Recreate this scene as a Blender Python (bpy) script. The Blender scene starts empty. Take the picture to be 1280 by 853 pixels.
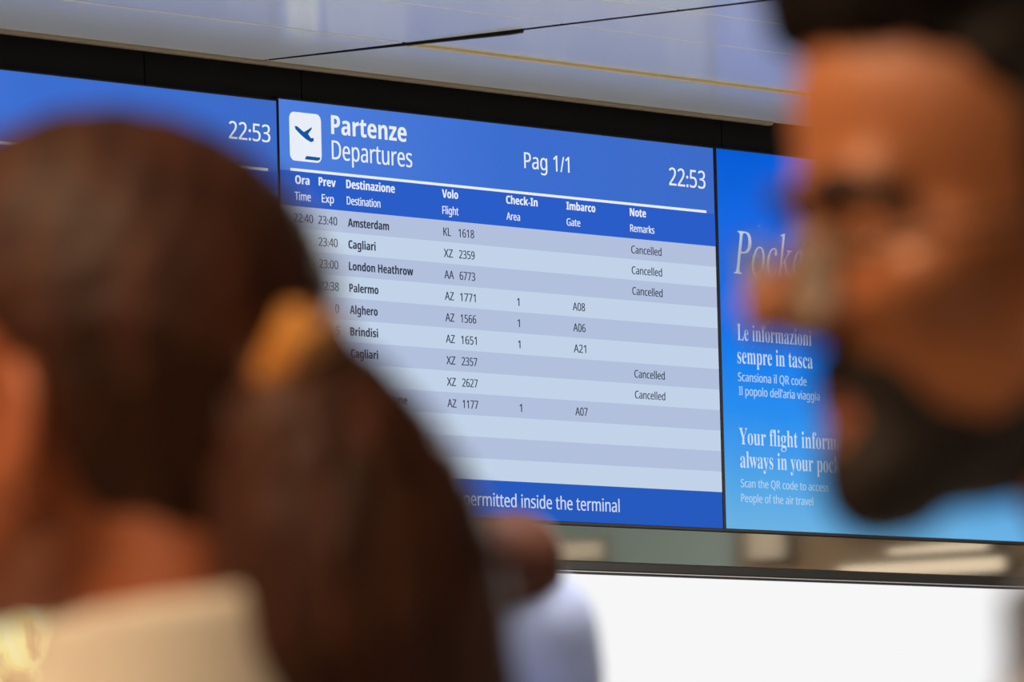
import bpy, bmesh, math, random
import numpy as np
from mathutils import Vector, Matrix, Quaternion

SC = bpy.context.scene
COL = SC.collection
PI = math.pi

# ------------------------------------------------------------------ camera, world, lights, exposure
TOPZ = 2.947                    # height of the top edge of the display wall
YAW, PITCH, ROLL = 0.906673, 0.07914, -0.024495
CAM = Vector((-10.74451, -8.97746, TOPZ - 1.59672))
FPX = 9001.3
FW = Vector((math.sin(YAW) * math.cos(PITCH), math.cos(YAW) * math.cos(PITCH), math.sin(PITCH)))
_r = Vector((math.cos(YAW), -math.sin(YAW), 0)); _u = _r.cross(FW)
RT = _r * math.cos(ROLL) + _u * math.sin(ROLL)
UP = -_r * math.sin(ROLL) + _u * math.cos(ROLL)

def at(px, py, depth):
    """the point of the hall seen at a pixel of the 1280x853 photograph, at a distance along the optical axis"""
    return CAM + (FW + RT * ((px - 640) / FPX) - UP * ((py - 426.5) / FPX)) * depth

cd = bpy.data.cameras.new('camera'); cam = bpy.data.objects.new('camera', cd); COL.objects.link(cam)
m = Matrix((RT, UP, -FW)).transposed().to_4x4(); m.translation = CAM
cam.matrix_world = m
cd.sensor_width = 36.0; cd.lens = FPX / 1280 * 36.0
cd.clip_start = 0.1; cd.clip_end = 200
cd.dof.use_dof = True; cd.dof.focus_distance = 14.6; cd.dof.aperture_fstop = 11.0
SC.camera = cam

SC.view_settings.view_transform = 'Standard'
try: SC.view_settings.look = 'None'
except Exception: pass
SC.view_settings.exposure = 0.0; SC.view_settings.gamma = 1.0
SC.view_settings.use_curve_mapping = False
SC.cycles.use_denoising = True
SC.cycles.max_bounces = 6

w = bpy.data.worlds.new('world'); SC.world = w; w.use_nodes = True
w.node_tree.nodes['Background'].inputs[0].default_value = (0.55, 0.5, 0.45, 1)
w.node_tree.nodes['Background'].inputs[1].default_value = 0.10

def area(name, loc, target, sx, sy, watts, color):
    l = bpy.data.lights.new(name, 'AREA'); l.shape = 'RECTANGLE'; l.size = sx; l.size_y = sy
    l.energy = watts; l.color = color
    o = bpy.data.objects.new(name, l); COL.objects.link(o)
    o.location = loc
    o.rotation_euler = (Vector(target) - Vector(loc)).to_track_quat('-Z', 'Y').to_euler()
    return o

CEILZ = TOPZ + 0.068
area('unseen_hall_light', (7.6, -5.6, 2.98), (8.9, -5.4, 1.9), 0.8, 0.5, 60, (1.0, 0.9, 0.78))  # unseen lamp added to light the end wall for the strip's reflection
# warm downlights of the hall (unseen, above the place where the people stand)
area('unseen_hall_light', (-9.42, -6.55, 2.98), (-8.7, -7.2, 1.3), 0.9, 0.5, 60, (1.0, 0.64, 0.38))
area('unseen_hall_light', (-10.6, -7.6, 2.98), (-9.0, -7.6, 1.5), 0.9, 0.5, 25, (1.0, 0.68, 0.44))
area('unseen_hall_light', (-6.7, -6.0, 2.98), (-6.7, -6.0, 0), 0.9, 0.5, 8, (0.95, 0.96, 1.0)).data.spread = math.radians(80)  # unseen neutral lamp added to brighten the third person's sleeve
area('unseen_hall_light', (-1.5, -3.6, 2.98), (-1.5, -3.6, 0), 1.2, 1.2, 780, (1.0, 0.93, 0.85))  # unseen lamp added so its floor bounce brightens the ceiling trays
area('unseen_hall_light', (3.5, -3.6, 2.98), (3.5, -3.6, 0), 1.2, 1.2, 780, (1.0, 0.93, 0.85))  # its pair, also added for bounce light on the ceiling

# ------------------------------------------------------------------ materials
def lin(c):
    return tuple(((v / 255) / 12.92 if v / 255 <= 0.04045 else ((v / 255 + 0.055) / 1.055) ** 2.4) for v in c) + (1,)

def mat(name, rgb, rough=0.5, metal=0.0, spec=0.5, noise=0.0, scale=30.0, stretch=(1, 1, 1), bump=0.0, rgb2=None):
    mt = bpy.data.materials.new(name); mt.use_nodes = True
    nt = mt.node_tree; b = nt.nodes['Principled BSDF']
    b.inputs['Roughness'].default_value = rough; b.inputs['Metallic'].default_value = metal
    b.inputs['Specular IOR Level'].default_value = spec
    b.inputs['Base Color'].default_value = lin(rgb)
    if noise or bump or rgb2:
        tc = nt.nodes.new('ShaderNodeTexCoord'); mp = nt.nodes.new('ShaderNodeMapping')
        mp.inputs['Scale'].default_value = stretch
        nz = nt.nodes.new('ShaderNodeTexNoise'); nz.inputs['Scale'].default_value = scale; nz.inputs['Detail'].default_value = 4
        nt.links.new(tc.outputs['Object'], mp.inputs['Vector']); nt.links.new(mp.outputs['Vector'], nz.inputs['Vector'])
        if noise or rgb2:
            mx = nt.nodes.new('ShaderNodeValToRGB')
            c1 = lin(rgb); c2 = lin(rgb2) if rgb2 else tuple(min(1, v * (1 - noise)) for v in c1[:3]) + (1,)
            mx.color_ramp.elements[0].position = 0.35; mx.color_ramp.elements[0].color = c2
            mx.color_ramp.elements[1].position = 0.65; mx.color_ramp.elements[1].color = c1
            nt.links.new(nz.outputs['Fac'], mx.inputs['Fac']); nt.links.new(mx.outputs['Color'], b.inputs['Base Color'])
        if bump:
            bp = nt.nodes.new('ShaderNodeBump'); bp.inputs['Strength'].default_value = bump; bp.inputs['Distance'].default_value = 0.003
            nt.links.new(nz.outputs['Fac'], bp.inputs['Height']); nt.links.new(bp.outputs['Normal'], b.inputs['Normal'])
    return mt

def glow(name, rgb, strength=1.0):
    mt = bpy.data.materials.new(name); mt.use_nodes = True
    nt = mt.node_tree; nt.nodes.clear()
    e = nt.nodes.new('ShaderNodeEmission'); o = nt.nodes.new('ShaderNodeOutputMaterial')
    e.inputs[0].default_value = lin(rgb); e.inputs[1].default_value = strength
    nt.links.new(e.outputs[0], o.inputs[0])
    return mt

def glow_ramp(name, stops, axis, lo, hi, strength=1.0, noise=0.0, nscale=3.0):
    """a lit screen or poster showing a picture made of soft colour bands"""
    mt = glow(name, (255, 255, 255), strength); nt = mt.node_tree
    e = [n for n in nt.nodes if n.type == 'EMISSION'][0]
    tc = nt.nodes.new('ShaderNodeTexCoord'); sp = nt.nodes.new('ShaderNodeSeparateXYZ')
    mr = nt.nodes.new('ShaderNodeMapRange'); mr.inputs['From Min'].default_value = lo; mr.inputs['From Max'].default_value = hi
    rp = nt.nodes.new('ShaderNodeValToRGB')
    els = rp.color_ramp.elements
    els[0].position, els[0].color = stops[0][0], lin(stops[0][1])
    els[1].position, els[1].color = stops[-1][0], lin(stops[-1][1])
    for p, c in stops[1:-1]:
        el = els.new(p); el.color = lin(c)
    nt.links.new(tc.outputs['Object'], sp.inputs[0]); nt.links.new(sp.outputs[axis], mr.inputs['Value'])
    src = mr.outputs['Result']
    if noise:
        nz = nt.nodes.new('ShaderNodeTexNoise'); nz.inputs['Scale'].default_value = nscale; nz.inputs['Detail'].default_value = 3
        nz.inputs['Distortion'].default_value = 1.2
        nt.links.new(tc.outputs['Object'], nz.inputs['Vector'])
        ma = nt.nodes.new('ShaderNodeMath'); ma.operation = 'MULTIPLY_ADD'; ma.inputs[1].default_value = noise
        nt.links.new(nz.outputs['Fac'], ma.inputs[0]); nt.links.new(src, ma.inputs[2]); src = ma.outputs[0]
        sb = nt.nodes.new('ShaderNodeMath'); sb.operation = 'SUBTRACT'; sb.inputs[1].default_value = noise / 2
        nt.links.new(src, sb.inputs[0]); src = sb.outputs[0]
    nt.links.new(src, rp.inputs['Fac']); nt.links.new(rp.outputs['Color'], e.inputs[0])
    return mt

# ------------------------------------------------------------------ object helpers
def link(name, me, material, parent=None, loc=None):
    o = bpy.data.objects.new(name, me); COL.objects.link(o)
    if material is not None and not me.materials: me.materials.append(material)
    if parent is not None: o.parent = parent
    if loc is not None: o.location = loc
    return o

def thing(name, label, cat, loc=(0, 0, 0), rz=0, group=None):
    o = bpy.data.objects.new(name, None); COL.objects.link(o); o.empty_display_size = 0.1
    o.location = loc; o.rotation_euler = (0, 0, rz); o['label'] = label; o['category'] = cat; o['kind'] = 'thing'
    if group: o['group'] = group
    return o

def struct(o, label, cat):
    o['kind'] = 'structure'; o['label'] = label; o['category'] = cat
    return o

def bm_obj(name, bm, material, parent=None, smooth=False, loc=None):
    me = bpy.data.meshes.new(name); bmesh.ops.recalc_face_normals(bm, faces=bm.faces[:]); bm.to_mesh(me); bm.free()
    if smooth:
        for p in me.polygons: p.use_smooth = True
    return link(name, me, material, parent, loc)

def box(bm, x0, x1, y0, y1, z0, z1, bev=0.0, seg=2):
    r = bmesh.ops.create_cube(bm, size=1.0)
    vs = r['verts']
    for v in vs:
        v.co = Vector((x0 + (v.co.x + .5) * (x1 - x0), y0 + (v.co.y + .5) * (y1 - y0), z0 + (v.co.z + .5) * (z1 - z0)))
    if bev:
        es = list({e for v in vs for e in v.link_edges})
        bmesh.ops.bevel(bm, geom=es, offset=bev, segments=seg, affect='EDGES', profile=0.5)

def poly(bm, pts, y0, y1):
    """a thin slab with the given outline (u, v) pairs, v down"""
    a = [bm.verts.new((u, y0, -v)) for u, v in pts]; b = [bm.verts.new((u, y1, -v)) for u, v in pts]
    bm.faces.new(a); bm.faces.new(b[::-1]); n = len(pts)
    for i in range(n): bm.faces.new((a[i], b[i], b[(i + 1) % n], a[(i + 1) % n]))

def rrect(u0, u1, v0, v1, r, n=6):
    pts = []
    for cu, cv, a0 in ((u1 - r, v1 - r, 0), (u0 + r, v1 - r, 90), (u0 + r, v0 + r, 180), (u1 - r, v0 + r, 270)):
        for i in range(n + 1):
            a = math.radians(a0 + 90 * i / n); pts.append((cu + r * math.cos(a), cv + r * math.sin(a)))
    return pts

_tcache = {}
def glyphs(text, bold):
    """vertices and faces of a line of text, scaled to cap height 1 and width 1"""
    key = (text, bold)
    if key in _tcache: return _tcache[key]
    def ev(s, off):
        c = bpy.data.curves.new('t', 'FONT'); c.body = s; c.resolution_u = 4; c.offset = off
        o = bpy.data.objects.new('t', c); COL.objects.link(o)
        bpy.context.view_layer.update()
        me = bpy.data.meshes.new_from_object(o.evaluated_get(bpy.context.evaluated_depsgraph_get()))
        co = np.array([v.co[:] for v in me.vertices]); fs = [tuple(p.vertices) for p in me.polygons]
        bpy.data.objects.remove(o); bpy.data.curves.remove(c); bpy.data.meshes.remove(me)
        return co, fs
    co, fs = ev(text, bold)
    ref = 'H'
    if any(0x1D5A0 <= ord(ch) <= 0x1D607 or 0x1D7E2 <= ord(ch) <= 0x1D7F5 for ch in text): ref = '\U0001D5A7' if not any(0x1D5D4 <= ord(ch) <= 0x1D607 for ch in text) else '\U0001D5DB'
    elif any(ord(ch) > 0x1D000 for ch in text): ref = '\U0001D407' if '\U0001D400' <= text[0] <= '\U0001D433' else '\U0001D43B'
    cap, _ = ev(ref, bold)
    hh = cap[:, 1].max()
    x0, x1 = co[:, 0].min(), co[:, 0].max()
    _tcache[key] = (co, fs, hh, x0, x1)
    return _tcache[key]

def sans(s_, bold):
    A, a, d = (0x1D5D4, 0x1D5EE, 0x1D7EC) if bold else (0x1D5A0, 0x1D5BA, 0x1D7E2)
    out = ''
    for ch in s_:
        if 'A' <= ch <= 'Z': out += chr(A + ord(ch) - 65)
        elif 'a' <= ch <= 'z': out += chr(a + ord(ch) - 97)
        elif '0' <= ch <= '9': out += chr(d + ord(ch) - 48)
        else: out += ch
    return out

def lettering(name, items, material, parent, y=-0.0022):
    """items: (text, u_left, v_base, cap_height, width, bold) on a display face; one mesh"""
    vs, fs = [], []
    for text, u, v, cap, wid, bold in items:
        dbl = (0.0,)
        if ord(text[0]) < 0x2000:
            text = sans(text, bold > 0.01); dbl = (-.00035, .00035) if cap < .03 else (-.0004, .0004)
            bold = 0.0
        co, f, hh, x0, x1 = glyphs(text, bold)
        for k_, du in enumerate(dbl):                                   # two slightly shifted strikes give the screen font's weight
            n = len(vs)
            for c in co: vs.append((u + du + (c[0] - x0) / (x1 - x0) * wid, y - .0002 * k_, -v + c[1] * cap / hh))
            fs += [tuple(i + n for i in t) for t in f]
    me = bpy.data.meshes.new(name); me.from_pydata(vs, [], fs); me.update()
    return link(name, me, material, parent)

def serif(s, style):
    base = {'bold': (0x1D400, 0x1D41A), 'italic': (0x1D434, 0x1D44E)}[style]
    out = ''
    for ch in s:
        if style == 'italic' and ch == 'h': out += '\u210E'
        elif 'A' <= ch <= 'Z': out += chr(base[0] + ord(ch) - 65)
        elif 'a' <= ch <= 'z': out += chr(base[1] + ord(ch) - 97)
        else: out += ch
    return out

# ------------------------------------------------------------------ the setting
M_black = mat('black_laminate', (14, 13, 12), rough=0.6, spec=0.12, noise=0.2, scale=8)
M_gap = mat('dark_gap', (8, 8, 8), rough=0.9)
M_floor = mat('grey_stone_floor', (120, 116, 110), rough=0.35, noise=0.15, scale=3)
M_wall = mat('beige_wall', (150, 140, 125), rough=0.7, noise=0.06, scale=2)

def perforated():
    mt = mat('perforated_metal_ceiling', (205, 207, 212), rough=0.2, spec=0.5)
    nt = mt.node_tree; b = nt.nodes['Principled BSDF']
    tc = nt.nodes.new('ShaderNodeTexCoord'); vo = nt.nodes.new('ShaderNodeTexVoronoi')
    vo.inputs['Scale'].default_value = 160; vo.inputs['Randomness'].default_value = 0.0
    rp = nt.nodes.new('ShaderNodeValToRGB')
    rp.color_ramp.elements[0].position = 0.28; rp.color_ramp.elements[0].color = lin((120, 122, 128))
    rp.color_ramp.elements[1].position = 0.36; rp.color_ramp.elements[1].color = lin((206, 211, 206))
    nt.links.new(tc.outputs['Object'], vo.inputs['Vector']); nt.links.new(vo.outputs['Distance'], rp.inputs['Fac'])
    nt.links.new(rp.outputs['Color'], b.inputs['Base Color'])
    return mt
M_ceil = perforated()
M_cream = mat('cream_edge', (196, 178, 128), rough=0.4)

bm = bmesh.new(); box(bm, -16, 18, -14, 0.6, -0.1, 0.0)
struct(bm_obj('floor', bm, M_floor), 'grey polished stone floor of the terminal hall', 'floor')

# dark fascia wall behind and above the displays, in panels with narrow seams
bm = bmesh.new()
seams = [-6.0, -4.4, -2.8, -1.6, -0.38, 0.089, 1.478, 2.9, 4.3, 6.0, 8.0, 12.0, 18.0]
for a, b in zip(seams[:-1], seams[1:]):
    box(bm, a + 0.0015, b - 0.0015, 0.012, 0.06, -0.0 + 0.0, CEILZ + 0.12, 0.001, 1)
box(bm, -6, 18, 0.05, 0.12, 0, CEILZ + 0.12)
struct(bm_obj('wall_back', bm, M_black), 'black panelled fascia wall carrying the row of displays', 'wall')

# ceiling: metal trays with narrow gaps, above a dark void
bm = bmesh.new()
XG = -0.062                                    # gap running out from the wall
def xg(y): return XG
cells_y = [(-0.375, -0.012), (-0.76, -0.385), (-1.034, -0.764), (-2.2, -1.038), (-3.4, -2.204), (-4.6, -3.404), (-7.0, -4.604), (-14, -7.004)]
for y0, y1 in cells_y:
    for x0, x1 in ((-16, -2.5), (-2.496, XG - 0.009), (XG + 0.006, 3.2), (3.204, 18)):
        dz = 0.0
        box(bm, x0, x1, y0, y1, CEILZ + dz, CEILZ + 0.03, 0.0015, 1)
struct(bm_obj('ceiling', bm, M_ceil), 'pale grey perforated metal ceiling trays above the displays', 'ceiling')
bm = bmesh.new(); box(bm, -16, 18, -14, 0.3, CEILZ + 0.06, CEILZ + 0.12)
struct(bm_obj('ceiling_void', bm, M_gap), 'dark void above the ceiling trays', 'ceiling')
bm = bmesh.new(); box(bm, XG + 0.006, 9, -0.389, -0.372, CEILZ - 0.0055, CEILZ + 0.02, 0.001, 1)
struct(bm_obj('trim_1', bm, M_cream), 'thin cream strip between two ceiling trays', 'trim')
bm = bmesh.new(); box(bm, -6, 1.62, -0.024, -0.004, CEILZ - 0.008, CEILZ + 0.02, 0.006, 3)
struct(bm_obj('trim_2', bm, mat('dim_cream_edge', (124, 112, 92), rough=0.45)), 'rounded dull cream edge of the ceiling along the black fascia', 'trim')

bm = bmesh.new()  # added black strip stands in for the shade of the open gap
gp = [(-0.03, 0.002, 0.0005), (-0.30, 0.007, 0.0025), (-0.45, 0.011, 0.0045), (-0.62, 0.014, 0.0065), (-0.655, 0.012, 0.0055), (-0.66, 0.005, 0.001), (-1.6, 0.005, 0.001)]
rings = []
for y_, w_, h_ in gp:
    rings.append([bm.verts.new((XG + sx * w_ * .5 + .002, y_, z_)) for sx, z_ in ((-1, CEILZ - h_), (1, CEILZ - h_), (1, CEILZ + .02), (-1, CEILZ + .02))])
for A_, B_ in zip(rings[:-1], rings[1:]):
    for q_ in range(4): bm.faces.new((A_[q_], A_[(q_ + 1) % 4], B_[(q_ + 1) % 4], B_[q_]))
bm.faces.new(rings[0]); bm.faces.new(rings[-1][::-1])
struct(bm_obj('trim_9', bm, M_gap), 'black strip added as the shade in the gap between the ceiling trays', 'trim')

# polished metal strip under the displays
M_strip = mat('polished_bronze_strip', (172, 166, 158), rough=0.04, metal=1.0)
M_lip = mat('dark_metal_lip', (30, 28, 27), rough=0.3, metal=0.6)
bm = bmesh.new(); box(bm, -6, 14, -0.001, 0.02, TOPZ - 0.884, TOPZ - 0.8115, 0.0008, 1)
struct(bm_obj('trim_3', bm, M_strip), 'polished bronze strip below the displays reflecting hall lights', 'trim')
bm = bmesh.new(); box(bm, -6, 14, -0.004, 0.02, TOPZ - 0.9035, TOPZ - 0.884, 0.002, 2)
struct(bm_obj('trim_4', bm, M_lip), 'dark metal lip above the backlit panels', 'trim')
bm = bmesh.new(); box(bm, -6, 14, -0.007, 0.02, TOPZ - 0.9065, TOPZ - 0.9040, 0.0006, 1)
struct(bm_obj('trim_5', bm, mat('grey_metal_bead', (150, 148, 150), rough=0.35, metal=0.5)), 'thin grey metal bead along the top of the backlit panels', 'trim')

# end wall of the hall, with its cladding
M_teal = mat('grey_green_cladding', (116, 138, 142), rough=0.6)
M_tan = mat('tan_cladding', (112, 92, 68), rough=0.6)
bm = bmesh.new(); box(bm, 9.0, 9.2, -14, 0.0, 0, CEILZ + 0.1)
struct(bm_obj('wall_right', bm, M_tan), 'tan end wall of the hall, mirrored in the bronze strip', 'wall')
bm = bmesh.new(); box(bm, 8.97, 8.999, -6.12, -5.52, 0.1, 2.9, 0.004, 1)
struct(bm_obj('trim_6', bm, M_teal), 'wide grey green cladding panel on the end wall', 'trim')
bm = bmesh.new(); box(bm, 8.97, 8.999, -4.72, -4.50, 0.1, 2.9, 0.004, 1)
struct(bm_obj('trim_7', bm, M_teal), 'narrow grey green cladding panel on the end wall', 'trim')
bm = bmesh.new(); box(bm, 8.97, 8.999, -7.6, -6.125, 2.63, 2.9, 0.004, 1)
struct(bm_obj('trim_8', bm, M_teal), 'grey green cladding band high on the end wall', 'trim')
def wall_light(label, y0, y1, z0, z1, strength, cells=0):
    t = thing('wall_light', label, 'wall light', (8.97, (y0 + y1) / 2, z0 - 0.012), 0, 'wall lights of the end wall')
    w2, h = (y1 - y0) / 2, z1 - z0
    bm = bmesh.new(); box(bm, -0.02, 0.0, -w2 - .012, w2 + .012, 0, h + .024, .004, 2); bm_obj('housing', bm, M_lip, t)
    bm = bmesh.new()
    n = max(1, cells)
    for k in range(n):
        a = -w2 + 2 * w2 * k / n; b = -w2 + 2 * w2 * (k + 1) / n
        box(bm, -0.034, -0.018, a + (.004 if cells else 0), b - (.004 if cells else 0), .012, h + .012, .003, 2)
    bm_obj('diffuser', bm, glow('warm_diffuser', (255, 238, 210), strength), t)
wall_light('warm row of small lamps, mirrored under the departures board near the ponytail', -6.36, -6.06, 2.555, 2.62, 1.0, 7)
wall_light('square warm lamp mirrored in the bronze strip under the blue advert screen', -5.44, -5.29, 2.52, 2.66, 0.95, 4)
wall_light('thin tube light, the upper of two mirrored beneath the beard', -4.86, -4.46, 2.508, 2.535, 2.0)
wall_light('long tube light, the lower of two mirrored beneath the beard', -5.06, -4.40, 2.435, 2.48, 2.0)

# ------------------------------------------------------------------ displays
W, H = 1.428, 0.804
M_bezel = mat('black_bezel', (8, 8, 9), rough=0.55, spec=0.2)
G_white = glow('screen_white', (232, 238, 248))
G_white2 = glow('screen_soft_white', (205, 216, 238))
G_head = glow_ramp('screen_header_blue', [(0, (80, 128, 222)), (0.5, (60, 110, 208)), (1, (62, 107, 200))], 0, 0, W)
G_sub = glow('screen_heading_blue', (42, 93, 199))
G_tick = glow('screen_ticker_blue', (38, 90, 190))
G_light = glow('screen_row_light', (194, 211, 233))
G_dark = glow('screen_row_dark', (178, 192, 221))
G_ink = glow('screen_ink', (52, 58, 78))
G_pict = glow('pictogram_blue', (20, 84, 160))

BO, RE = 0.014, 0.0
def display(label, u0, v0):
    t = thing('flight_information_display', label, 'display', (u0, 0, TOPZ - v0), 0, 'displays in the row along the wall')
    bm = bmesh.new()
    box(bm, -0.004, W + 0.004, 0.0045, 0.011, -H - 0.006, 0.003, 0.001, 1)
    for a in ((-0.005, 0.0), (W, W + 0.005)): box(bm, a[0], a[1], -0.003, 0.006, -H - 0.007, 0.004, 0.001, 1)
    box(bm, 0.0, W, -0.003, 0.006, -H - 0.007, -H, 0.001, 1); box(bm, 0.0, W, -0.003, 0.006, 0.0, 0.004, 0.001, 1)
    bm_obj('bezel', bm, M_bezel, t)
    return t
def face(name, t, u0, u1, v0, v1, material, y=-0.0005):
    bm = bmesh.new(); box(bm, u0, u1, y, 0.005, -v1, -v0)
    return bm_obj(name, bm, material, t)

HB, SB, TB = 0.136, 0.2085, 0.7275
ROW = (TB - SB) / 12
def board(t):
    hp = face('header_panel', t, 0, W, 0, SB, G_head)
    rows = [face('row_band', t, 0, W, SB + i * ROW, SB + (i + 1) * ROW, G_dark if i % 2 == 0 else G_light) for i in range(12)]
    tk = face('ticker_bar', t, 0, W, TB, H, G_tick)
    bm = bmesh.new(); box(bm, 0.034, W - 0.031, -0.0018, 0.001, -0.1394, -0.1341); bm_obj('divider_line', bm, G_white, hp)
    bm = bmesh.new(); box(bm, 0.0, W, -0.0012, 0.001, -SB, -0.1394); bm_obj('heading_band', bm, G_sub, hp)
    return hp, rows, tk

# main board
t = display('departures board listing flights, white takeoff pictogram at its top corner', 0, 0)
hp, rows, tk = board(t)
B1 = 0.035
lettering('title_lettering', [('Partenze', .1607, .0583, .0373, .2357, .03)], G_white, hp)
lettering('subtitle_lettering', [('Departures', .1612, .1084, .0373, .2511, -.004)], G_white, hp)
lettering('page_lettering', [('Pag 1/1', .7771, .0852, .0325, .1501, -.004)], G_white, hp)
lettering('clock_lettering', [('22:53', 1.2689, .0885, .0372, .1263, -.004)], G_white, hp)
bm = bmesh.new(); poly(bm, rrect(.0338, .130, .0226, .1188, .014), -0.0016, 0.001); pt = bm_obj('pictogram_tile', bm, G_white, hp)
bm = bmesh.new()
poly(bm, [(.0486, .0506), (.056, .0508), (.0763, .0608), (.0903, .0547), (.1003, .0495), (.1008, .0524), (.0889, .0637), (.0972, .0712), (.1045, .0705), (.1062, .073), (.1052, .0768), (.0981, .0793), (.0839, .0751), (.0669, .0667), (.0512, .0567)], -0.0022, -0.001)
poly(bm, [(.0779, .1144), (.0815, .1082), (.0845, .1076), (.1248, .1079), (.1238, .1118), (.1171, .1147)], -0.0022, -0.001)
bm_obj('takeoff_symbol', bm, G_pict, hp)
for it, en in (
        (('Ora', .0464, .1645, .0168, .0430), ('Time', .0441, .1965, .0163, .0482)),
        (('Prev', .1183, .1635, .0168, .0521), ('Exp', .1269, .1962, .0163, .0365)),
        (('Destinazione', .2035, .1633, .0170, .1516), ('Destination', .2041, .1956, .0160, .1043)),
        (('Volo', .5061, .1628, .0168, .0513), ('Flight', .5060, .1957, .0158, .0513)),
        (('Check-In', .7142, .1618, .0164, .1034), ('Area', .7141, .1948, .0152, .0438)),
        (('Imbarco', .9145, .1618, .0162, .0968), ('Gate', .9138, .1947, .0150, .0454)),
        (('Note', 1.1296, .1618, .0165, .0549), ('Remarks', 1.1295, .1944, .0150, .0827))):
    lettering('column_heading', [it + (B1,), en + (0.0,)], G_white, hp)
dests = [('Amsterdam', .1279), ('Cagliari', .0845), ('London Heathrow', .2014), ('Palermo', .0901), ('Alghero', .0860), ('Brindisi', .0860), ('Cagliari', .0845), ('Olbia', .0560), ('Lamezia Terme', .1735)]
flights = [('KL', '1618'), ('XZ', '2359'), ('AA', '6773'), ('AZ', '1771'), ('AZ', '1566'), ('AZ', '1651'), ('XZ', '2357'), ('XZ', '2627'), ('AZ', '1177')]
times = [[('22:40', .0402, .0578), ('23:40', .1144, .0578)], [('23:40', .1144, .0578)], [('23:00', .1148, .0578)], [('22:38', .1152, .0578)], [('0', .161, .0112)], [('5', .162, .0112)], [('9', .163, .0112)], [], []]
gates = {3: 'A08', 4: 'A06', 5: 'A21', 8: 'A07'}
canc = (0, 1, 2, 6, 7)
cw = {'KL': .0241, 'XZ': .0284, 'AA': .0302, 'AZ': .0284}
for i in range(9):
    vb = .2395 + ROW * i - (0.0005 * i / 8)
    lettering('destination_lettering', [(dests[i][0], .2060, vb, .0165, dests[i][1], 0.022)], G_ink, rows[i])
    if times[i]: lettering('time_lettering', [(s, u, vb, .0165, wd, -.003) for s, u, wd in times[i]], G_ink, rows[i])
    lettering('flight_number_lettering', [(flights[i][0], .5074, vb, .0165, cw[flights[i][0]], -.002), (flights[i][1], .5565, vb, .0165, .0497, -.002)], G_ink, rows[i])
    if i in gates:
        lettering('check_in_lettering', [('1', .7418, vb, .0158, .0074, -.002)], G_ink, rows[i])
        lettering('gate_lettering', [(gates[i], .927, vb, .0165, .0410, -.002)], G_ink, rows[i])
    if i in canc: lettering('remark_lettering', [('Cancelled', 1.131, vb, .0160, .1040, -.002)], G_ink, rows[i])
lettering('ticker_lettering', [('permitted inside the terminal', .5535, .7801, .0262, .5144, 0.0)], G_white2, tk)

# left board, mostly behind the first head
t = display('flight board at the left edge of the photo, only its clock showing', -0.0043 - W - 0.0, 0.0055)
hp, rows, tk = board(t)
lettering('clock_lettering', [('22:53', 1.2815, .0832, .0340, .1235, -.012)], G_white, hp)

# right screen with the airline-app advert
t = display('blue advert screen right of the departures board, white serif lettering', 1.4375, -0.0005)
U0 = 1.4375
G_ad = glow_ramp('advert_blue_picture', [(0, (108, 178, 228)), (0.12, (84, 166, 230)), (0.3, (42, 142, 240)), (0.55, (14, 116, 236)), (0.75, (28, 108, 232)), (1, (6, 92, 214))], 2, -H, 0, noise=0.10, nscale=2.2)
G_adtext = glow('advert_lettering', (206, 222, 246))
G_adtext2 = glow('advert_small_lettering', (176, 206, 240))
pic = face('advert_picture', t, 0, W, 0, H, G_ad)
lettering('headline_lettering', [(serif('Pocket', 'italic'), 1.4887 - U0, .2626, .0914, .2838, -.002)], G_adtext, pic)
for s, u, v, cap, wd in (('Le informazioni', 1.4950, .4039, .0345, .268), ('sempre in tasca', 1.4932, .4529, .0345, .272),
                         ('Your flight information', 1.4915, .6247, .0350, .452), ('always in your pocket', 1.4932, .6740, .0350, .395)):
    lettering('slogan_line', [(serif(s, 'bold'), u - U0, v, cap, wd, -.006)], G_adtext, pic)
for s, u, v, cap, wd in (('Scansiona il QR code', 1.4935, .4905, .0182, .247), ("Il popolo dell'aria viaggia", 1.4951, .5203, .0182, .292),
                         ('Scan the QR code to access', 1.4933, .7151, .0170, .318), ('People of the air travel', 1.4929, .7467, .0172, .2596)):
    lettering('small_text_line', [(s, u - U0, v, cap, wd, -.002)], G_adtext2, pic)

# ------------------------------------------------------------------ backlit panels below
def lightbox(name, label, x0, x1, material, facename):
    t = thing(name, label, 'light panel', ((x0 + x1) / 2, 0, 0.9))
    w2 = (x1 - x0) / 2; h = TOPZ - 0.9075 - 0.9
    bm = bmesh.new()
    box(bm, -w2, w2, 0.0, 0.0115, 0, h, 0.001, 1)
    for a in ((-w2, -w2 + 0.012), (w2 - 0.012, w2)): box(bm, a[0], a[1], -0.01, 0.003, 0, h, 0.001, 1)
    box(bm, -w2 + .012, w2 - .012, -0.01, 0.003, 0, 0.012, 0.001, 1); box(bm, -w2 + .012, w2 - .012, -0.01, 0.003, h - 0.004, h, 0.001, 1)
    bm_obj('frame', bm, M_lip, t)
    bm = bmesh.new(); box(bm, -w2 + .012, w2 - .012, -0.006, 0.002, 0.012, h - 0.004)
    bm_obj(facename, bm, material, t)
    return t
lightbox('white_lightbox', 'glowing white backlit panel below the departures board', 0.15, 6.0, glow('backlit_white', (247, 247, 248)), 'diffuser')
lightbox('poster_lightbox', 'backlit poster with a pale yellow picture beside the woman\'s collar', -4.0, 0.14,
         glow_ramp('poster_yellow_picture', [(0, (196, 150, 110)), (0.35, (226, 186, 132)), (0.55, (246, 222, 150)), (1, (246, 236, 190))], 2, 0.75, 1.15, noise=1.6, nscale=9.0), 'picture_sheet')

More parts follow.
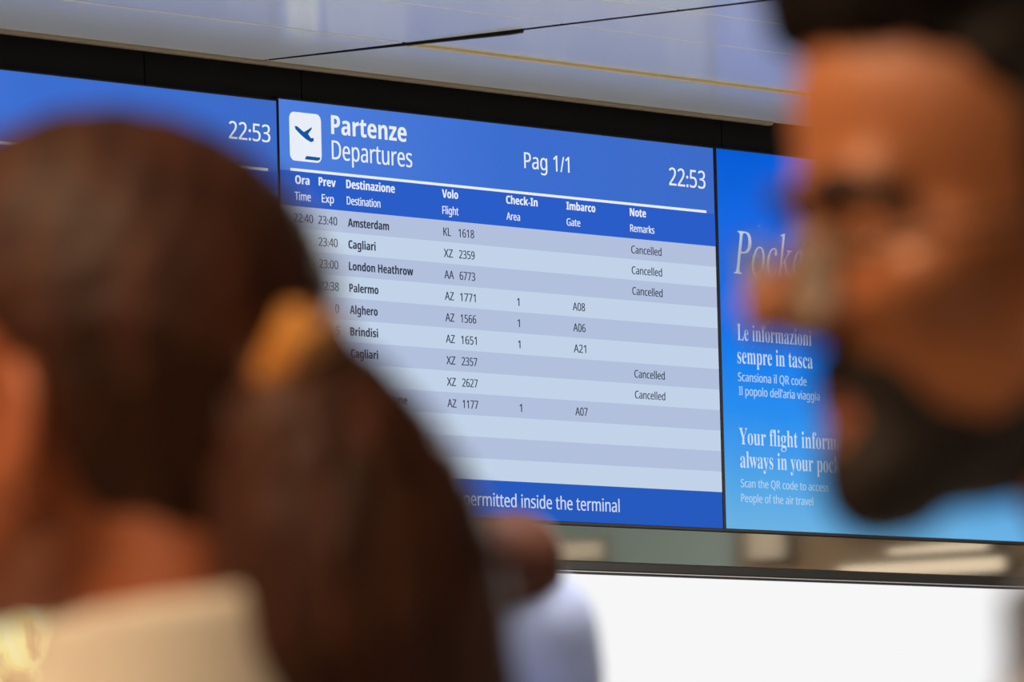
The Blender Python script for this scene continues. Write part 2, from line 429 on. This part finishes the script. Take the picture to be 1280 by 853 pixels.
# ------------------------------------------------------------------ smooth bodies from blended volumes
class Field:
    def __init__(s, lo, hi, h):
        s.lo = np.array(lo, float); s.h = h
        s.n = np.ceil((np.array(hi, float) - s.lo) / h).astype(int) + 1
        s.ax = [s.lo[i] + h * np.arange(s.n[i]) for i in range(3)]
        s.F = np.full(s.n, 0.08, np.float32); s.R = None
    def sub(s, lo, hi):
        sl = []
        for i in range(3):
            a = max(0, int((lo[i] - s.lo[i]) / s.h)); b = min(s.n[i], int((hi[i] - s.lo[i]) / s.h) + 2)
            if b <= a: return None
            sl.append(slice(a, b))
        P = np.meshgrid(s.ax[0][sl[0]], s.ax[1][sl[1]], s.ax[2][sl[2]], indexing='ij')
        return tuple(sl), P
    def tilt(s, piv, deg):
        """volumes added from here on are pitched about the sideways axis through piv"""
        s.piv = np.array(piv, float); s.R = np.array(Matrix.Rotation(math.radians(deg), 3, 'X')) if piv is not None and deg else None
        return s
    def comb(s, sl, d, k, op):
        A = s.F[sl]; d = d.astype(np.float32)
        if op == 'u':
            if k > 0:
                hh = np.clip(.5 + .5 * (A - d) / k, 0, 1); s.F[sl] = A * (1 - hh) + d * hh - k * hh * (1 - hh)
            else: s.F[sl] = np.minimum(A, d)
        else:
            d = -d
            hh = np.clip(.5 - .5 * (A - d) / max(k, 1e-6), 0, 1) if k > 0 else None
            s.F[sl] = (A * (1 - hh) + d * hh + k * hh * (1 - hh)) if k > 0 else np.maximum(A, d)
    def ell(s, c, r, k=0.01, op='u', rot=None):
        c = np.array(c, float); r = np.array(r, float)
        if s.R is not None:
            c = s.piv + s.R @ (c - s.piv); rot = s.R if rot is None else s.R @ np.array(rot)
        R = max(r) + 0.05 + k
        q = s.sub(c - R, c + R)
        if q is None: return s
        sl, P = q; X = [P[i] - c[i] for i in range(3)]
        if rot is not None:
            Mx = np.array(rot).T
            X = [sum(Mx[i][j] * X[j] for j in range(3)) for i in range(3)]
        k0 = np.sqrt(sum((X[i] / r[i]) ** 2 for i in range(3))); k1 = np.sqrt(sum((X[i] / r[i] ** 2) ** 2 for i in range(3)))
        d = np.where(k1 > 1e-9, k0 * (k0 - 1) / np.maximum(k1, 1e-9), -min(r))
        s.comb(sl, d, k, op); return s
    def cone(s, a, b, ra, rb, k=0.01, op='u'):
        a = np.array(a, float); b = np.array(b, float)
        if s.R is not None: a = s.piv + s.R @ (a - s.piv); b = s.piv + s.R @ (b - s.piv)
        R = max(ra, rb) + 0.05 + k
        q = s.sub(np.minimum(a, b) - R, np.maximum(a, b) + R)
        if q is None: return s
        sl, P = q; ab = b - a; L2 = max(ab @ ab, 1e-12)
        X = [P[i] - a[i] for i in range(3)]
        t = np.clip(sum(X[i] * ab[i] for i in range(3)) / L2, 0, 1)
        d = np.sqrt(sum((X[i] - t * ab[i]) ** 2 for i in range(3))) - (ra + (rb - ra) * t)
        s.comb(sl, d, k, op); return s
    def clip(s, fn, k=0.004):
        """keep only where fn(x, y, z) < 0"""
        P = np.meshgrid(*s.ax, indexing='ij')
        if s.R is not None:
            Q = [P[i] - s.piv[i] for i in range(3)]; P = [s.piv[i] + sum(s.R[j][i] * Q[j] for j in range(3)) for i in range(3)]
        d = -fn(*P)
        s.comb((slice(None),) * 3, d, k, 's'); return s
    def mesh(s, name):
        F = s.F; F[0] = F[-1] = .05; F[:, 0] = F[:, -1] = .05; F[:, :, 0] = F[:, :, -1] = .05
        ins = F < 0; n = np.array(F.shape) - 1
        cnt = np.zeros(n, np.int8)
        for i in (0, 1):
            for j in (0, 1):
                for k in (0, 1): cnt += ins[i:n[0] + i, j:n[1] + j, k:n[2] + k]
        act = np.argwhere((cnt > 0) & (cnt < 8))
        idx = np.full(n, -1, np.int64); idx[act[:, 0], act[:, 1], act[:, 2]] = np.arange(len(act))
        acc = np.zeros((len(act), 3)); w8 = np.zeros(len(act))
        cs = [(i, j, k) for i in (0, 1) for j in (0, 1) for k in (0, 1)]
        val = {c: F[act[:, 0] + c[0], act[:, 1] + c[1], act[:, 2] + c[2]].astype(float) for c in cs}
        for c in cs:
            for ax in range(3):
                if c[ax]: continue
                e = list(c); e[ax] = 1; e = tuple(e)
                va, vb = val[c], val[e]; cr = (va < 0) != (vb < 0)
                t = np.where(cr, va / np.where(cr, va - vb, 1), 0)
                p = np.tile(np.array(c, float), (len(act), 1)); p[:, ax] += t
                acc += p * cr[:, None]; w8 += cr
        V = s.lo + (act + acc / np.maximum(w8, 1)[:, None]) * s.h
        quads = []
        for ax in range(3):
            o1, o2 = [a for a in range(3) if a != ax]
            sh = [slice(None)] * 3; sh2 = list(sh); sh[ax] = slice(0, -1); sh2[ax] = slice(1, None)
            A, B = ins[tuple(sh)], ins[tuple(sh2)]
            e = np.argwhere(A != B)
            e = e[(e[:, o1] > 0) & (e[:, o2] > 0) & (e[:, o1] < n[o1]) & (e[:, o2] < n[o2])]
            flip = A[e[:, 0], e[:, 1], e[:, 2]]
            def g(d1, d2):
                q = e.copy(); q[:, o1] += d1; q[:, o2] += d2
                return idx[q[:, 0], q[:, 1], q[:, 2]]
            Q = np.stack([g(-1, -1), g(0, -1), g(0, 0), g(-1, 0)], 1)
            if ax == 1: flip = ~flip
            Q[~flip] = Q[~flip][:, ::-1]
            quads.append(Q)
        Q = np.concatenate(quads)
        me = bpy.data.meshes.new(name)
        me.vertices.add(len(V)); me.vertices.foreach_set('co', V.astype(np.float32).ravel())
        me.loops.add(Q.size); me.loops.foreach_set('vertex_index', Q.astype(np.int32).ravel())
        me.polygons.add(len(Q)); me.polygons.foreach_set('loop_start', np.arange(0, Q.size, 4, dtype=np.int32))
        me.polygons.foreach_set('use_smooth', np.ones(len(Q), bool))
        me.update(calc_edges=True); me.validate()
        return me

def head_prims(f, o, s, female=False, grow=0.0):
    """head and face, chin underside at o, facing +y; s scales"""
    o = np.array(o, float)
    def P(x, y, z): return o + s * np.array((x, y, z))
    def E(c, r, k=.012, op='u', rot=None): f.ell(P(*c), s * np.array(r) + grow, k * s, op, rot)
    def Cn(a, b, ra, rb, k=.012, op='u'): f.cone(P(*a), P(*b), s * ra + grow, s * rb + grow, k * s, op)
    jw = .046 if female else .053; nf = .80 if female else 1.0
    E((0, -.090, .146), (.075, .091, .087), .02)
    E((0, -.059, .165), (.064, .066, .055), .02)
    E((0, -.058, .075), (.058, .054, .068), .02)
    for sg in (-1, 1):
        Cn((sg * jw, -.085, .060), (sg * .016, -.024, .016), .017, .014, .02)
        E((sg * .046, -.030, .093), (.020, .020, .016), .02)
        if not female: Cn((sg * .036, -.009, .130), (sg * .008, -.002, .128), .011, .010, .012)
    Cn((-.012, -.021, .015), (.012, -.021, .015), .0135, .0135, .015)
    E((0, -.028, .046), (.030, .022, .030), .018)
    Cn((0, -.005, .116), (0, .019 * nf - .002 * (1 - nf), .088), .008 * nf, .0105 * nf, .008)
    E((0, .0235 * nf, .0845 if female else .0835), (.0125 * nf, .0125 * nf, .0115 * nf), .007)
    for sg in (-1, 1):
        E((sg * .0125, .006, .078), (.0085, .012, .008), .006)
        E((sg * .032, .008, .114), (.017, .016, .011), .008, 's')
        E((sg * .005, .010, .0715), (.0035, .005, .003), .002, 's')
        E((sg * .031, -.0105, .113), (.0150, .0135, .0125), .004)
        E((sg * .031, .0045, .1125), (.013, .008, .0036), .002, 's')
    E((0, -.0065, .0465), (.022, .0075, .0055), .005)
    E((0, -.0085, .0370), (.019, .0075, .006), .005)
    E((0, .001, .0420), (.022, .006, .0012), .003, 's')
    for sg in (-1, 1):
        R = Matrix.Rotation(sg * math.radians(18), 3, 'Z') @ Matrix.Rotation(math.radians(-10), 3, 'X')
        E((sg * .080, -.100, .100), (.007, .0185, .032), .006, 'u', R)
        E((sg * .086, -.096, .104), (.004, .010, .018), .004, 's', R)
        E((sg * .078, -.091, .073), (.007, .010, .010), .006)

def body_prims(f, ho, s, H, lean, part, g=0.0, arms=None, female=False, hand=None):
    """ho = chin point; part in body, shirt, trousers"""
    z = H / 1.75; sw = .150 if female else .172
    k = .03
    def C(a, b, ra, rb, kk=k): f.cone(a, b, ra + g, rb + g, kk)
    def E(c, r, kk=k): f.ell(c, np.array(r) + g, kk)
    nb = (0, -.035, 1.44 * z)                         # neck base
    f.R = None
    nt = (ho[0], ho[1] - .126 * s, ho[2] + .055 * s)
    if part == 'body':
        C(nt, nb, .050 * s if female else .056 * s, .054 if female else .062, .025)
    if part in ('body', 'shirt'):
        E((0, 0, 1.30 * z), (sw * .98, .115, .16 * z)); E((0, 0, 1.12 * z), (.135, .098, .15 * z)); E((0, 0, .98 * z), (.155, .108, .11 * z))
        for sg in (-1, 1):
            C((0, -.03, 1.435 * z), (sg * sw, -.02, 1.385 * z), .052, .052, .04)
            a = arms[sg] if arms else [(sg * (sw + .022), -.02, 1.375 * z), (sg * (sw + .06), -.04, 1.10 * z), (sg * (sw + .065), .03, .865 * z)]
            C(a[0], a[1], .050, .041, .03)
            e2 = np.array(a[2], float)
            if part == 'shirt': d2 = e2 - np.array(a[1]); e2 = e2 - d2 / np.linalg.norm(d2) * (.062 if hand else .055)
            C(a[1], e2, .040, .030, .02)
    if part in ('body', 'trousers'):
        E((0, 0, .94 * z), (.160, .112, .10 * z))
        for sg in (-1, 1):
            C((sg * .085, 0, .90 * z), (sg * .095, .012, .50 * z), .082, .054); C((sg * .095, .012, .50 * z), (sg * .1, -.012, .10 * z), .052, .038)
    if part == 'body':
        for sg in (-1, 1):
            C((sg * .1, -.02, .050), (sg * .108, .14, .036), .040, .030, .02)
            a2 = np.array(arms[sg][2] if arms else (sg * (sw + .065), .03, .865 * z)); dn = np.array(hand[sg][0] if hand else (0, .12, -1.0)); dn /= np.linalg.norm(dn)
            ac = np.array(hand[sg][1] if hand else (0, 1, 0), float); ac -= dn * (ac @ dn); ac /= np.linalg.norm(ac); pn = np.cross(ac, dn)
            if (pn[2] if hand and sg > 0 else pn[0] * sg) > 0: pn = -pn
            C(a2, a2 + dn * .05, .028, .030, .02)
            pc = a2 + dn * .085
            f.ell(pc, (.0165, .042, .050), .012, 'u', np.stack([pn, ac, dn], 1))
            for fi, ln in enumerate((.070, .080, .075, .058)):
                p0 = pc + ac * (.033 - .022 * fi) + dn * .035
                p1 = p0 + dn * ln * .55 + pn * .008 + ac * (.004 - .003 * fi); p2 = p1 + dn * ln * .5 + pn * .018
                f.cone(p0, p1, .0092, .0085, .004); f.cone(p1, p2, .0085, .0072, .003)
            t0 = pc + pn * .006 + ac * .034 - dn * .022; t1 = t0 + pn * .016 + ac * .026 + dn * .030; t2 = t1 + pn * .010 + ac * .006 + dn * .030
            f.cone(t0, t1, .012, .0100, .006); f.cone(t1, t2, .0100, .008, .003)

def rot_to(fwd):
    """yaw that turns +y to a horizontal direction"""
    return math.atan2(-fwd[0], fwd[1])

SIDE = Vector((_r.x, _r.y, 0)).normalized(); AWAY = Vector((FW.x, FW.y, 0)).normalized()

def place(label, head_px, depth, ho, turn):
    """an Empty on the floor so that the head point ho (in the person's frame) is seen at head_px; turn>0 faces the lens more"""
    fwd = -SIDE * math.cos(turn) - AWAY * math.sin(turn)
    rz = rot_to(fwd); P = at(head_px[0], head_px[1], depth)
    R = Matrix.Rotation(rz, 3, 'Z'); q = R @ Vector(ho)
    t = thing('person', label, 'person', (P.x - q.x, P.y - q.y, 0), rz, None)
    return t, P.z

M_skin_m = mat('warm_brown_skin', (188, 118, 74), rough=0.45, noise=0.10, scale=25)
M_skin_w = mat('light_brown_skin', (170, 98, 62), rough=0.45, noise=0.10, scale=25)
M_hair_m = mat('black_hair', (30, 22, 18), rough=0.6, spec=0.25, noise=0.5, scale=60, stretch=(1, .2, 1), bump=0.5)
M_beard = mat('dark_beard', (38, 26, 19), rough=0.7, noise=0.5, scale=120, bump=0.6)
M_hair_w = mat('dark_brown_hair', (78, 45, 31), rough=0.55, spec=0.2, rgb2=(45, 26, 18), scale=22, stretch=(3, 3, .5), bump=0.5)
M_clip = mat('amber_hair_clip', (220, 158, 72), rough=0.3, rgb2=(178, 116, 48), scale=30)
M_cream_cloth = mat('cream_fabric', (226, 222, 208), rough=0.85, noise=0.06, scale=90, bump=0.2)
M_blue_cloth = mat('pale_blue_shirt', (222, 232, 252), rough=0.8, noise=0.06, scale=90, bump=0.2)
M_skin_d = mat('dark_brown_skin', (100, 60, 42), rough=0.7, spec=0.2)
M_grey_cloth = mat('pale_grey_shirt', (196, 206, 236), rough=0.85, noise=0.10, scale=30, bump=0.3)
M_trouser = mat('dark_trousers', (40, 42, 50), rough=0.85)
M_eye = mat('eye_white', (225, 220, 212), rough=0.15)
M_iris = mat('brown_iris', (52, 34, 22), rough=0.15)
M_lip_m = mat('lip_rose', (150, 82, 70), rough=0.4)
M_glassframe = mat('thin_metal_frame', (120, 112, 96), rough=0.25, metal=0.9)
M_brow = mat('dark_brow', (34, 24, 19), rough=0.7)

def glass_mat():
    mt = bpy.data.materials.new('spectacle_lens'); mt.use_nodes = True
    b = mt.node_tree.nodes['Principled BSDF']
    b.inputs['Transmission Weight'].default_value = 0.82; b.inputs['Roughness'].default_value = 0.05; b.inputs['IOR'].default_value = 1.15
    b.inputs['Base Color'].default_value = (0.80, 0.82, 0.74, 1)  # pale, partly diffuse lens colour stands in for glare on the glass
    return mt
M_lens = glass_mat()

def face_parts(t, o, s, pitch=0, bw=1.0, skinlip=M_lip_m):
    """eyes, brows and lips on a head"""
    o = np.array(o, float); piv = o + s * np.array((0, -.1, .1))
    RX = np.array(Matrix.Rotation(math.radians(pitch), 3, 'X'))
    for sg in (-1, 1):
        c = o + s * np.array((sg * .031, -.0112, .1125))
        bm = bmesh.new(); bmesh.ops.create_uvsphere(bm, u_segments=20, v_segments=14, radius=.0118 * s)
        e = bm_obj('eye', bm, M_eye, t, True, piv + RX @ (c - piv)); e.rotation_euler = (math.radians(pitch), 0, 0)
        bm = bmesh.new(); bmesh.ops.create_uvsphere(bm, u_segments=16, v_segments=10, radius=.0058 * s)
        for v in bm.verts: v.co.y *= .45
        i = bm_obj('iris', bm, M_iris, e, True, (0, .0100 * s, 0))
        f = Field(o + s * np.array((-.07, -.08, .09)), o + s * np.array((.07, .04, .19)), .0025).tilt(piv, pitch)
        f.cone(o + s * np.array((sg * .011, .0105, .1275)), o + s * np.array((sg * .034, .0065, .1310)), .0046 * bw, .0052 * bw, .003)
        f.cone(o + s * np.array((sg * .034, .0065, .1310)), o + s * np.array((sg * .055, -.014, .1245)), .0052 * bw, .004 * bw, .003)
        link('eyebrow', f.mesh('eyebrow'), M_brow, t)
    f = Field(o + s * np.array((-.04, -.05, .015)), o + s * np.array((.04, .05, .10)), .002).tilt(piv, pitch)
    for c, r in (((0, -.0060, .0465), (.0225, .0080, .0048)), ((0, -.0080, .0370), (.0195, .0080, .0058))):
        f.ell(o + s * np.array(c), s * np.array(r), .001)
    f.ell(o + s * np.array((0, .001, .0420)), s * np.array((.022, .006, .0010)), .002, 's')
    link('lips', f.mesh('lips'), skinlip, t)

def shoes(t, name='shoe'):
    for sg in (-1, 1):
        f = Field((sg * .1 - .08, -.12, -.005), (sg * .1 + .08, .24, .13), .006)
        f.cone((sg * .1, -.03, .052), (sg * .108, .15, .046), .048, .042, .02); f.cone((sg * .1, -.02, .05), (sg * .1, -.015, .09), .047, .046, .02)
        f.clip(lambda x, y, z: .004 - z, .003)
        link('shoe', f.mesh('shoe'), M_trouser, t)

def person_base(t, ho, s, H, female, skin, shirtmat, shirt_extra=None, neckline=None, arms=None, pitch=0, hand=None):
    f = Field((-.34, -.30, -.01), (.34, .32, ho[2] + .27), .0045)
    body_prims(f, ho, s, H, 0, 'body', 0, arms, female, hand); f.tilt(np.array(ho) + s * np.array((0, -.1, .1)), pitch); head_prims(f, ho, s, female); f.R = None
    f.clip(lambda x, y, z: .012 - z, .003)
    link('body', f.mesh('body'), skin, t)
    z = H / 1.75
    f = Field((-.36, -.32, .80 * z), (.36, .36, 1.70 * z), .006)
    body_prims(f, ho, s, H, 0, 'shirt', .012, arms, female, hand)
    if shirt_extra: shirt_extra(f)
    link('shirt', f.mesh('shirt'), shirtmat, t)
    f = Field((-.3, -.22, .05), (.3, .22, 1.06 * z), .007)
    body_prims(f, ho, s, H, 0, 'trousers', .013, arms, female)
    f.clip(lambda x, y, zz: np.maximum(.085 - zz, zz - 1.0 * z), .004)
    link('trousers', f.mesh('trousers'), M_trouser, t)
    shoes(t)
    face_parts(t, ho, s, pitch, .55 if female else 1.0)

# ------------------------------------------------------------------ the man at the right
MD = 2.84
mz = at(1040, 650, MD).z
mho = (0, .145, mz)
t, _ = place('bearded man in thin spectacles facing the boards in profile, dark hair swept forward', (1040, 650), MD, mho, math.radians(16))
def man_collar(f):
    z = mz / 1.515
    n0 = np.array((0, -.03, mho[2] - .075))
    P = np.meshgrid(*f.ax, indexing='ij')
    r = np.sqrt(P[0] ** 2 + (P[1] + .010) ** 2)
    zt = at(1240, 742, MD).z - .30 * (P[1] - .075)
    d = np.maximum(np.abs(r - .073) - .007, np.maximum(P[2] - zt, (mho[2] - .14) - P[2]))
    f.comb((slice(None),) * 3, d, .008, 'u')
person_base(t, mho, 1.0, mz + .233, False, M_skin_m, M_blue_cloth, man_collar)
# hair
f = Field((-.11, mho[1] - .215, mz + .03), (.11, mho[1] + .065, mz + .30), .004)
o = np.array(mho)
f.ell(o + (0, -.092, .158), (.083, .098, .090), .02)
f.ell(o + (0, -.045, .215), (.068, .066, .034), .02)
f.cone(o + (-.035, -.026, .212), o + (.035, -.026, .212), .022, .022, .02)
f.cone(o + (-.028, -.010, .200), o + (.030, -.010, .204), .015, .015, .015)
for sg in (-1, 1): f.cone(o + (sg * .074, -.078, .16), o + (sg * .071, -.080, .085), .010, .008, .01)
def man_hairline(x, y, z):
    yy = y - mho[1]; zz = z - mho[2]
    zm = np.interp(yy, [-.2, -.15, -.12, -.105, -.088, -.066, -.055, -.03, .0, .05], [.03, .035, .07, .115, .085, .085, .160, .180, .186, .186])
    return (zm - zz) * .7
f.clip(man_hairline, .006)
P = np.meshgrid(*f.ax, indexing='ij')
f.F += (.0022 * np.sin(P[0] * 420 + 3 * np.sin(P[1] * 40)) * np.sin(P[2] * 90 + P[1] * 60)).astype(np.float32)
link('hair', f.mesh('hair'), M_hair_m, t)
# beard and moustache: the lower face, grown outward and cut along the beard line
f = Field((-.09, mho[1] - .145, mz - .03), (.09, mho[1] + .045, mz + .13), .0035)
head_prims(f, mho, 1.0, False, .0034)
def beard_cut(x, y, z):
    yy = y - mho[1]; zz = z - mho[2]
    top = np.interp(yy, [-.11, -.085, -.07, -.05, -.03, -.016, 0, .03], [.100, .092, .052, .036, .042, .060, .067, .069])
    d = np.maximum(zz - top, -.115 - yy + .02)
    mouth = .0118 - np.sqrt((x / 1.75) ** 2 + (zz - .0400) ** 2)
    mouth = np.where(yy > -.035, mouth, -1)
    return np.maximum(np.maximum(d * .8, mouth), -(zz + .012) * .8)
f.clip(beard_cut, .004)
f.cone(np.array(mho) + (-.010, -.024, .012), np.array(mho) + (.010, -.024, .012), .0165, .0165, .01)
for sg in (-1, 1): f.cone(np.array(mho) + (0, -.0015, .0585), np.array(mho) + (sg * .026, -.017, .046), .0070, .0055, .004)
P = np.meshgrid(*f.ax, indexing='ij')
f.F += (.0012 * np.sin(P[0] * 700) * np.sin(P[1] * 610 + P[2] * 300) * np.sin(P[2] * 660)).astype(np.float32)
link('beard', f.mesh('beard'), M_beard, t)
# spectacles, slipped a little down the nose
def tube(bm, pts, r, closed=False, n=8):
    pts = [Vector(p) for p in pts]; rings = []
    N = len(pts)
    for i, p in enumerate(pts):
        a = pts[(i - 1) % N] if (closed or i > 0) else p; b = pts[(i + 1) % N] if (closed or i < N - 1) else p
        d = (b - a).normalized(); q = d.to_track_quat('Z', 'Y')
        rings.append([bm.verts.new(p + q @ Vector((r * math.cos(2 * PI * j / n), r * math.sin(2 * PI * j / n), 0))) for j in range(n)])
    for i in range(N if closed else N - 1):
        A, B = rings[i], rings[(i + 1) % N]
        best = 0 if not (closed and i == N - 1) else min(range(n), key=lambda s_: (A[0].co - B[s_].co).length)
        for j in range(n): bm.faces.new((A[j], A[(j + 1) % n], B[(j + 1 + best) % n], B[(j + best) % n]))
    if not closed:
        bm.faces.new(rings[0][::-1]); bm.faces.new(rings[-1])
def lens_pts(sg, y=.020, zc=.094):
    out = []
    for i in range(32):
        a = 2 * PI * i / 32
        x = .034 + .025 * math.copysign(abs(math.cos(a)) ** .8, math.cos(a)); zz = zc + .0195 * math.copysign(abs(math.sin(a)) ** .8, math.sin(a))
        out.append((sg * x, y - 6 * (x - .03) ** 2 - .0 + (.10 * (zz - zc)), zz))
    return out
bm = bmesh.new()
for sg in (-1, 1):
    tube(bm, [o + np.array(p) for p in lens_pts(sg)], .0012, True)
tube(bm, [o + np.array(p) for p in ((-.010, .019, .098), (-.005, .0215, .1005), (.005, .0215, .1005), (.010, .019, .098))], .0013)
gl = bm_obj('spectacle_frame', bm, M_glassframe, t, True)
for sg in (-1, 1):
    bm = bmesh.new(); pp = lens_pts(sg)
    a = [bm.verts.new(o + np.array(p)) for p in pp]; b = [bm.verts.new(o + np.array(p) + (0, -.0016, 0)) for p in pp]
    bm.faces.new(a); bm.faces.new(b[::-1])
    for i in range(32): bm.faces.new((a[i], b[i], b[(i + 1) % 32], a[(i + 1) % 32]))
    bm_obj('lens', bm, M_lens, gl, False)
    bm = bmesh.new(); tube(bm, [o + np.array(p) for p in ((sg * .059, .015, .099), (sg * .068, -.005, .103), (sg * .080, -.085, .120), (sg * .082, -.115, .108))], .0016)
    bm_obj('temple_arm', bm, M_glassframe, gl, True)

# ------------------------------------------------------------------ the woman at the left
WD = 3.08; WP = 13; WS = .95
wz = at(25, 540, WD).z - .100 * WS
who = (0, .100, wz)
t, _ = place('woman with a long brown ponytail held by an amber clip, cream collar', (25, 540), WD, (-.078 * WS, .100 - .100 * WS, wz + .1 * WS), math.radians(-36))
o = np.array(who)
def w_collar(f):
    P = np.meshgrid(*f.ax, indexing='ij')
    r = np.sqrt(P[0] ** 2 + (P[1] + .045) ** 2)
    zt = at(160, 745, WD).z - .10 * (P[1] + .10)
    d = np.maximum(np.abs(r - .068 - .6 * np.clip((P[1] + .03) / .06, 0, 1) * np.maximum(0, zt - .012 - P[2])) * .87 - .009, np.maximum(P[2] - zt, (o[2] - .13) - P[2]))
    f.comb((slice(None),) * 3, d, .010, 'u')
person_base(t, who, WS, wz + .215, True, M_skin_w, M_cream_cloth, w_collar, pitch=WP)
f = Field((-.13, -.24, wz - .0), (.13, .15, wz + .27), .004)
f.tilt(o + WS * np.array((0, -.1, .1)), WP)
f.ell(o + WS * np.array((0, -.090, .147)), WS * np.array((.086, .106, .101)), .02)
f.ell(o + WS * np.array((0, -.058, .170)), WS * np.array((.070, .080, .072)), .02)
f.cone(o + WS * np.array((0, -.150, .085)), o + WS * np.array((0, -.180, .130)), .040, .026, .03)
def w_hairline(x, y, z):
    yy = (y - who[1]) / WS; zz = (z - who[2]) / WS
    zm = np.interp(yy, [-.24, -.15, -.136, -.121, -.110, -.100, -.08, -.05, -.02, .02], [.03, .05, .055, .078, .118, .138, .140, .16, .185, .20])
    return (zm - zz) * .6
f.clip(w_hairline, .006)
P = np.meshgrid(*f.ax, indexing='ij')
f.F += (.0014 * np.sin(P[0] * 300 + 2 * np.sin(P[2] * 30)) * np.sin(P[2] * 260 + P[1] * 120)).astype(np.float32)
hr = link('hair', f.mesh('hair'), M_hair_w, t)

# ponytail: a chain of overlapping locks whose outline is taken in the person's own side plane
PXM = FPX / WD
Rinv = Matrix.Rotation(-t.rotation_euler.z, 3, 'Z')
def loc(px, py, dep=0.0):
    return np.array(Rinv @ (at(px, py, WD + dep) - Vector(t.location)))
f = Field((-.16, -.40, wz - .30), (.12, -.02, wz + .22), .005)
chain = [((368, 436), .0165), ((381, 480), .0265), ((397, 540), .0405), ((417, 610), .0512), ((437, 690), .0590), ((449, 770), .0615), ((458, 853), .0625), ((463, 960), .061), ((460, 1060), .054), ((452, 1160), .040), ((446, 1220), .018)]
deps = [.01, -.005, -.01, -.01, -.01, -.01, -.0, .0, .0, .0, .0]
for (a, ra), (b, rb), da, db in zip(chain[:-1], chain[1:], deps[:-1], deps[1:]):
    f.cone(loc(a[0], a[1], da), loc(b[0], b[1], db), ra, rb, .006)
f.cone(loc(398, 402, .01), loc(376, 455, 0), .010, .016, .012)
P = np.meshgrid(*f.ax, indexing='ij')
ang = np.arctan2(P[0] + .02, P[1] + .10)
f.F += (.0024 * np.sin(ang * 26 + 2.5 * np.sin(P[2] * 14)) + .0015 * np.sin(ang * 61 + 3 * np.sin(P[2] * 9 + 1))).astype(np.float32)
link('ponytail', f.mesh('ponytail'), M_hair_w, t)
# claw clip: two curved toothed jaws round the base of the ponytail
from mathutils.bvhtree import BVHTree
def surface(px, py, names):
    """nearest point of some of the woman's meshes behind a pixel, in her own frame"""
    org = Rinv @ (CAM - Vector(t.location)); best = None
    for ch in t.children:
        if ch.name.split('.')[0] in names and ch.type == 'MESH':
            bv = BVHTree.FromPolygons([v.co for v in ch.data.vertices], [tuple(p.vertices) for p in ch.data.polygons])
            hit = bv.ray_cast(org, (Vector(loc(px, py)) - org).normalized())
            if hit[0] is not None and (best is None or hit[3] < best[1]): best = (hit[0], hit[3])
    return np.array(best[0]) if best else loc(px, py)
c = surface(372, 442, ('hair', 'ponytail'))
f = Field(c - .07, c + .07, .0025)
ax = loc(368, 385) - loc(332, 462); ax /= np.linalg.norm(ax)
nv = np.array(Rinv @ (-AWAY)); sd = np.cross(ax, nv)
K = .80
for k in range(7):
    q = c + ax * (-.021 + .007 * k) * K * .85
    for sg in (-1, 1):
        f.cone(q + (sg * sd * .005 + nv * .008) * K, q + (sg * sd * .013 + nv * .002) * K, .0034, .0034, .002); f.cone(q + (sg * sd * .013 + nv * .002) * K, q + (sg * sd * .014 - nv * .014) * K, .0034, .0025, .002)
for sg in (-1, 1): f.cone(c + (-ax * .019 + sg * sd * .006 + nv * .008) * K, c + (ax * .019 + sg * sd * .006 + nv * .008) * K, .0045, .0045, .002)
f.cone(c + (-ax * .010 + nv * .012) * K, c + (ax * .010 + nv * .012) * K, .0042, .0042, .002)
link('hair_clip', f.mesh('hair_clip'), M_clip, t)

# ------------------------------------------------------------------ the third person, mostly hidden
TD = 5.0
z3 = at(430, 690, TD).z - .122
ho3 = (0, .105, z3); H3 = z3 + .225
b3 = at(430, 690, TD)
t = thing('person', 'person in a pale grey top, mostly hidden behind the brown ponytail, one hand raised', 'person', (b3.x, b3.y, 0), rot_to(AWAY))
RI3 = Matrix.Rotation(-t.rotation_euler.z, 3, 'Z')
def loc3(px, py, dep): return np.array(RI3 @ (at(px, py, TD + dep) - Vector(t.location)))
wr = loc3(646, 698, .20); el = loc3(652, 1075, .26); zz3 = H3 / 1.75
arms3 = {1: [(.194, -.02, 1.375 * zz3), tuple(el), tuple(wr)], -1: [(-.194, -.02, 1.375 * zz3), (-.232, -.04, 1.10 * zz3), (-.237, .03, .865 * zz3)]}
def folds3(f):
    a, b = el, wr
    for q, r_ in ((.40, .050), (.56, .052), (.70, .048)):
        p = a + (b - a) * q
        f.cone(p + (-.012, -.008, -.02), p + (.012, -.004, .012), r_ - .006, r_ - .002, .012)
person_base(t, ho3, .97, H3, False, M_skin_d, M_grey_cloth, folds3, arms=arms3,
            hand={1: ((-1, .04, -.03), (0, 1, .05)), -1: ((0, .12, -1.0), (0, 1, 0))})
f = Field((-.12, -.2, z3 + .01), (.12, .15, z3 + .27), .005)
o3 = np.array(ho3)
f.ell(o3 + (0, -.088, .142), (.080, .098, .091), .02)
f.clip(lambda x, y, z: (np.interp(y - ho3[1], [-.2, -.13, -.1, -.05, .02], [.04, .05, .11, .15, .19]) - (z - ho3[2])) * .7, .005)
link('hair', f.mesh('hair'), M_hair_m, t)
